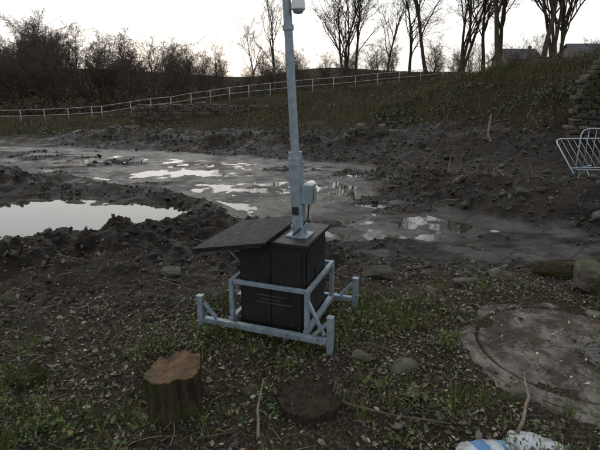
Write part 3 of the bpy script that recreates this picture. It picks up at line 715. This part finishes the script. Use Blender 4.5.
# ------------------------------------------------------------------ stone walls
def wall(name,x0,y0,x1,y1,zb,prof,th,cw,chh,seed,cbase=(.15,.135,.11)):
    R=random.Random(seed);L=math.hypot(x1-x0,y1-y0);dx,dy=(x1-x0)/L,(y1-y0)/L;ang=math.atan2(dy,dx)
    tvv,tff=ico(2);tvv=np.sign(tvv)*np.abs(tvv)**.25;tvv=tvv/np.abs(tvv).max(0)
    tvv=tvv*(1+rng.uniform(-.06,.06,(len(tvv),1)))
    P=[];S=[];C=[];Rr=[]
    z=0
    while z<6:
        ch=chh*R.uniform(.5,1.5);s=R.uniform(-cw,0)
        while s<L:
            w=cw*R.uniform(.4,1.6);t=(s+w/2)/L
            if 0<=t<=1 and z+ch*.5<prof(t)+R.uniform(-.15,.15):
                off=R.gauss(0,.035)
                P.append((x0+dx*(s+w/2)-off*dy,y0+dy*(s+w/2)+off*dx,zb+z+ch/2+R.gauss(0,.008)));S.append((w*.495,th*.5,ch*.5))
                k=R.uniform(.3,1.15);C.append((cbase[0]*k,cbase[1]*k,cbase[2]*k));Rr.append(ang+R.gauss(0,.05))
            s+=w
        z+=ch
    n_=len(P);a=np.array(Rr);Z0=np.zeros(n_);O=np.ones(n_)
    R3=np.stack([np.cos(a),-np.sin(a),Z0,np.sin(a),np.cos(a),Z0,Z0,Z0,O],1).reshape(n_,3,3)
    V,Fq,Cc=scatter(tvv,tff,np.array(P),R3,np.array(S),np.array(C))
    add(name,mk_mesh(name,V,[Fq],[M_stone],None,Cc,False))
wp=([0,.03,.08,.15,.25,.6,1],[2.0,2.6,3.0,3.3,3.5,3.6,3.6])
wall('stone_wall',8.45,15.0,14.3,14.0,-.1,lambda t:np.interp(t,*wp),.5,.26,.11,3,(.12,.105,.085))
wall('retaining_wall',-12.2,35.2,-1.5,35.6,-.7,lambda t:np.interp(t,[0,.08,.5,.75,1],[1.3,1.6,1.6,1.45,1.3]),.5,.36,.18,5,(.14,.12,.095))
wall('collapsed_masonry',2.2,20.4,4.2,19.8,-.2,lambda t:.62+.15*math.sin(t*11),.4,.35,.16,8,(.15,.135,.11))
n_=15000;tt=rng.uniform(0,1,n_)**.8;x=8.45+5.85*tt;y=15.0-1.0*tt
zt=np.interp(tt,*wp)-.1;z=zt*(1-rng.uniform(0,1,n_)**1.3*.95)
m_=fbm(x*1.5,z*1.5,4,601,.6)>-.10-(z-zt+.6)*.6;x,y,z=x[m_],y[m_],z[m_];n_=len(x);g=rng.uniform(0,1,(n_,1))
V,Fq,C=scatter(leaf_v,leaf_f,np.c_[x,y-.27-rng.uniform(0,.12,n_),z+.08],rots(n_,1.2),rng.uniform(.04,.09,n_),np.array([.018,.025,.008])*(1-g)+np.array([.06,.075,.024])*g)
add('ivy',mk_mesh('ivy',V,[Fq],[M_weed],None,C,False))

# ------------------------------------------------------------------ barriers
M_barr=simple('barrier_steel',(.27,.33,.38),(.38,.44,.5),6,(.4,.55),.2,0)
def barrier(x,y,rotz,tilt,dz=0,h=1.15,L=2.1,nm='crowd_barrier'):
    b=MB();r=.017;c=.15
    b.tube([(0,0,0),(0,0,h-c),(.04,0,h-.05),(c,0,h),(L-c,0,h),(L-.04,0,h-.05),(L,0,h-c),(L,0,0)],r,8)
    b.tube([(0,0,.18),(L,0,.18)],r*.8,8)
    for i in range(1,13):b.tube([(L*i/13,0,.18),(L*i/13,0,h)],.006,6)
    for x_ in(.25,L-.25):b.tube([(x_,-.3,-.02),(x_,-.24,.03),(x_,0,.18),(x_,.24,.03),(x_,.3,-.02)],.012,6)
    add(nm,b.mesh('barrier',[M_barr],True),None,(x,y,Hs(x,y)+.03+dz),(tilt,0,rotz))
barrier(6.6,11.2,-.12,.0)
barrier(6.4,10.9,.1,-.9,.12)
barrier(7.2,10.6,-.5,-.4,.1)

# ------------------------------------------------------------------ far street lamp, houses
b=MB();b.tube([(0,0,-.5),(0,0,6.5)],[.07,.05],8);b.tube([(0,0,6.5),(.1,0,6.7),(.4,0,6.75)],.04,6);b._box((.3,-.1,6.70),(.7,.1,6.8),0)
add('street_lamp',b.mesh('street_lamp',[M_treebark]),None,(-20.5,75,Hs(-20.5,75)-1.0))
M_brick=simple('house_brick',(.12,.08,.06),(.18,.13,.10),3,(.8,.9),0,0)
M_slate=simple('slate_roof',(.05,.05,.054),(.08,.08,.084),3,(.7,.9),0,0,.01,.2)
M_win=simple('window_glass',(.05,.06,.07),(.08,.09,.1),3,(.1,.15),0,0)
def house(nm,x,y,w,d,h,rh,rot,dz=0):
    E=empty(nm,(x,y,Hs(x,y)-.3+dz),(0,0,rot))
    b=MB();b._box((-w/2,-d/2,-2),(w/2,d/2,h),0)
    i=len(b.V);b.V+=[Vector((-w/2,-d/2,h+.003)),Vector((-w/2,d/2,h+.003)),Vector((-w/2,0,h+rh-.12)),Vector((w/2,-d/2,h+.003)),Vector((w/2,d/2,h+.003)),Vector((w/2,0,h+rh-.12))]
    b.F+=[(i,i+1,i+2),(i+3,i+5,i+4)];b.M+=[0,0]
    add('walls',b.mesh('walls',[M_brick]),E)
    b=MB();e=.35
    for s in(-1,1):
        k=len(b.V);zz=h-rh*e/(d/2)
        b.V+=[Vector((-w/2-e,s*(d/2+e),zz)),Vector((w/2+e,s*(d/2+e),zz)),Vector((w/2+e,0,h+rh)),Vector((-w/2-e,0,h+rh)),
              Vector((-w/2-e,s*(d/2+e),zz+.15)),Vector((w/2+e,s*(d/2+e),zz+.15)),Vector((w/2+e,0,h+rh+.15)),Vector((-w/2-e,0,h+rh+.15))]
        for f in((0,1,2,3),(4,5,6,7),(0,1,5,4),(1,2,6,5),(3,0,4,7)):b.F.append(tuple(k+q for q in f));b.M.append(0)
    add('roof',b.mesh('roof',[M_slate]),E)
    b=MB()
    s=.38;b._box((w*s-.35,-.3,h+rh-.6),(w*s+.35,.3,h+rh+.8),0);b.revolve([(.13,h+rh+.8),(.11,h+rh+1.1)],8,(w*s,0,0))
    add('chimney',b.mesh('ch',[M_brick]),E)
    b=MB();nw=max(2,int(w/3))
    for j in range(nw):
        for zz in(1,3.6):
            if zz+1.3<h:b._box((-w/2+(j+.5)*w/nw-.55,-d/2-.03,zz),(-w/2+(j+.5)*w/nw+.55,-d/2-.004,zz+1.3),0)
    add('windows',b.mesh('win',[M_win]),E)
    b=MB();b._box((-.45,-d/2-.06,.1),(.45,-d/2-.035,2.1),0);add('door',b.mesh('door',[M_win]),E)
house('brick_house',52,120,8,8,5.2,2.3,.1,-.3)
house('brick_house',62,104,13,8,5.2,2.4,-.05,-.2)

# ------------------------------------------------------------------ plastic sack
def sack(name,x,y,s,rot,seed,mat):
    V,Fq=ico(5);V=V.copy();V=np.sign(V)*np.abs(V)**.75
    for i in range(len(V)):
        v=Vector(V[i]);k=mnoise.fractal(v*1.6+Vector((seed,0,0)),1,2,5)
        r=abs(mnoise.noise(v*3+Vector((seed,3,0))))+.5*abs(mnoise.noise(v*7+Vector((seed,3,0))))
        V[i]*=1+.18*k-.22*r
    V=V*np.array(s)
    add(name,mk_mesh(name,V,[Fq],[mat],None,None,True),None,(x,y,Hs(x,y)+s[2]*.6),(0.05,.05,rot))
def sackmat(nm,printed):
    m,t,b=nt(nm);tc=N(t,'ShaderNodeTexCoord',name='TC');sp=N(t,'ShaderNodeSeparateXYZ');t.links.new(tc.outputs['Object'],sp.inputs[0])
    f=mth(t,'ADD',sp.outputs[0],mth(t,'MULTIPLY',noise(t,6,3,.5),.12))
    c=ramp(t,mth(t,'ADD',f,.25),[(.0,(.36,.39,.41)),(.20,(.38,.41,.43))]);r=c.node;r.color_ramp.interpolation='CONSTANT'
    e=r.color_ramp.elements
    if printed:
        for p,cc in((.22,(.05,.16,.33)),(.32,(.38,.41,.43)),(.40,(.08,.22,.38)),(.44,(.36,.39,.41))):
            q=e.new(p);q.color=(*cc,1)
    c=mix(t,ramp(t,noise(t,7,6,.65),[(.46,0),(.66,.75)]),c,(.09,.075,.06))
    t.links.new(c,b.inputs['Base Color']);b.inputs['Roughness'].default_value=.35;bump(t,b,noise(t,20,5,.6),.5,.01);return m
sack('plastic_sack',1.15,2.36,(.20,.11,.05),.1,1,sackmat('printed_sack',True))
sack('plastic_sack',1.50,2.43,(.19,.11,.03),-.5,4,sackmat('pale_sack',False))

# ------------------------------------------------------------------ world & sun
w=bpy.data.worlds.new('World');scene.world=w;w.use_nodes=True;t=w.node_tree
bg=t.nodes['Background'];bg.inputs['Strength'].default_value=.1
AZ=math.radians(-12);EL=math.radians(9)
sd=Vector((math.sin(AZ)*math.cos(EL),math.cos(AZ)*math.cos(EL),math.sin(EL)))
sky=N(t,'ShaderNodeTexSky',sky_type='NISHITA');sky.sun_disc=False;sky.sun_elevation=EL;sky.sun_rotation=AZ;sky.dust_density=2
tc=N(t,'ShaderNodeTexCoord');sp=N(t,'ShaderNodeSeparateXYZ');t.links.new(tc.outputs['Generated'],sp.inputs[0])
c=ramp(t,sp.outputs[2],[(0,(.88,.81,.73)),(.06,(.90,.86,.81)),(.16,(.90,.895,.88)),(.45,(.84,.87,.90)),(1,(.76,.81,.87))])
mp=N(t,'ShaderNodeMapping');mp.inputs['Scale'].default_value=(1,1,3.5);t.links.new(tc.outputs['Generated'],mp.inputs[0])
cn=noise(t,2.2,5,.55,mp.outputs[0]);cm=ramp(t,cn,[(.35,.93),(.65,1.04)])
mm=N(t,'ShaderNodeMix',data_type='RGBA',blend_type='MULTIPLY');mm.inputs[0].default_value=1;t.links.new(c,mm.inputs[6]);t.links.new(cm,mm.inputs[7])
dp=N(t,'ShaderNodeVectorMath',operation='DOT_PRODUCT');t.links.new(tc.outputs['Generated'],dp.inputs[0]);dp.inputs[1].default_value=sd
gl=mth(t,'POWER',mth(t,'MAXIMUM',dp.outputs['Value'],0.0),5.0)
sc_=mth(t,'MULTIPLY_ADD',gl,8.0,10.6)
vs=N(t,'ShaderNodeVectorMath',operation='SCALE');t.links.new(sc_,vs.inputs['Scale']);t.links.new(mm.outputs[2],vs.inputs[0])
m2=mix(t,.96,sky.outputs[0],vs.outputs[0]);t.links.new(m2,bg.inputs['Color'])
L=bpy.data.lights.new('sun','SUN');L.energy=.55;L.angle=math.radians(18);L.color=(1,.94,.86)
so=bpy.data.objects.new('sun',L);COL.objects.link(so)
EL2=math.radians(38);AZ2=math.radians(-25)
s2=Vector((math.sin(AZ2)*math.cos(EL2),math.cos(AZ2)*math.cos(EL2),math.sin(EL2)))
so.rotation_euler=(-s2).to_track_quat('-Z','Y').to_euler();so.location=(0,0,30)
scene.view_settings.view_transform='Standard';scene.view_settings.look='None';scene.view_settings.exposure=0
cam=bpy.data.cameras.new('camera');cam.lens=28.26;cam.sensor_width=36;cam.clip_end=2000;cam.clip_start=.05
co=bpy.data.objects.new('camera',cam);COL.objects.link(co);co.location=(0,0,2.2);co.rotation_euler=(math.radians(73.5),0,0)
scene.camera=co
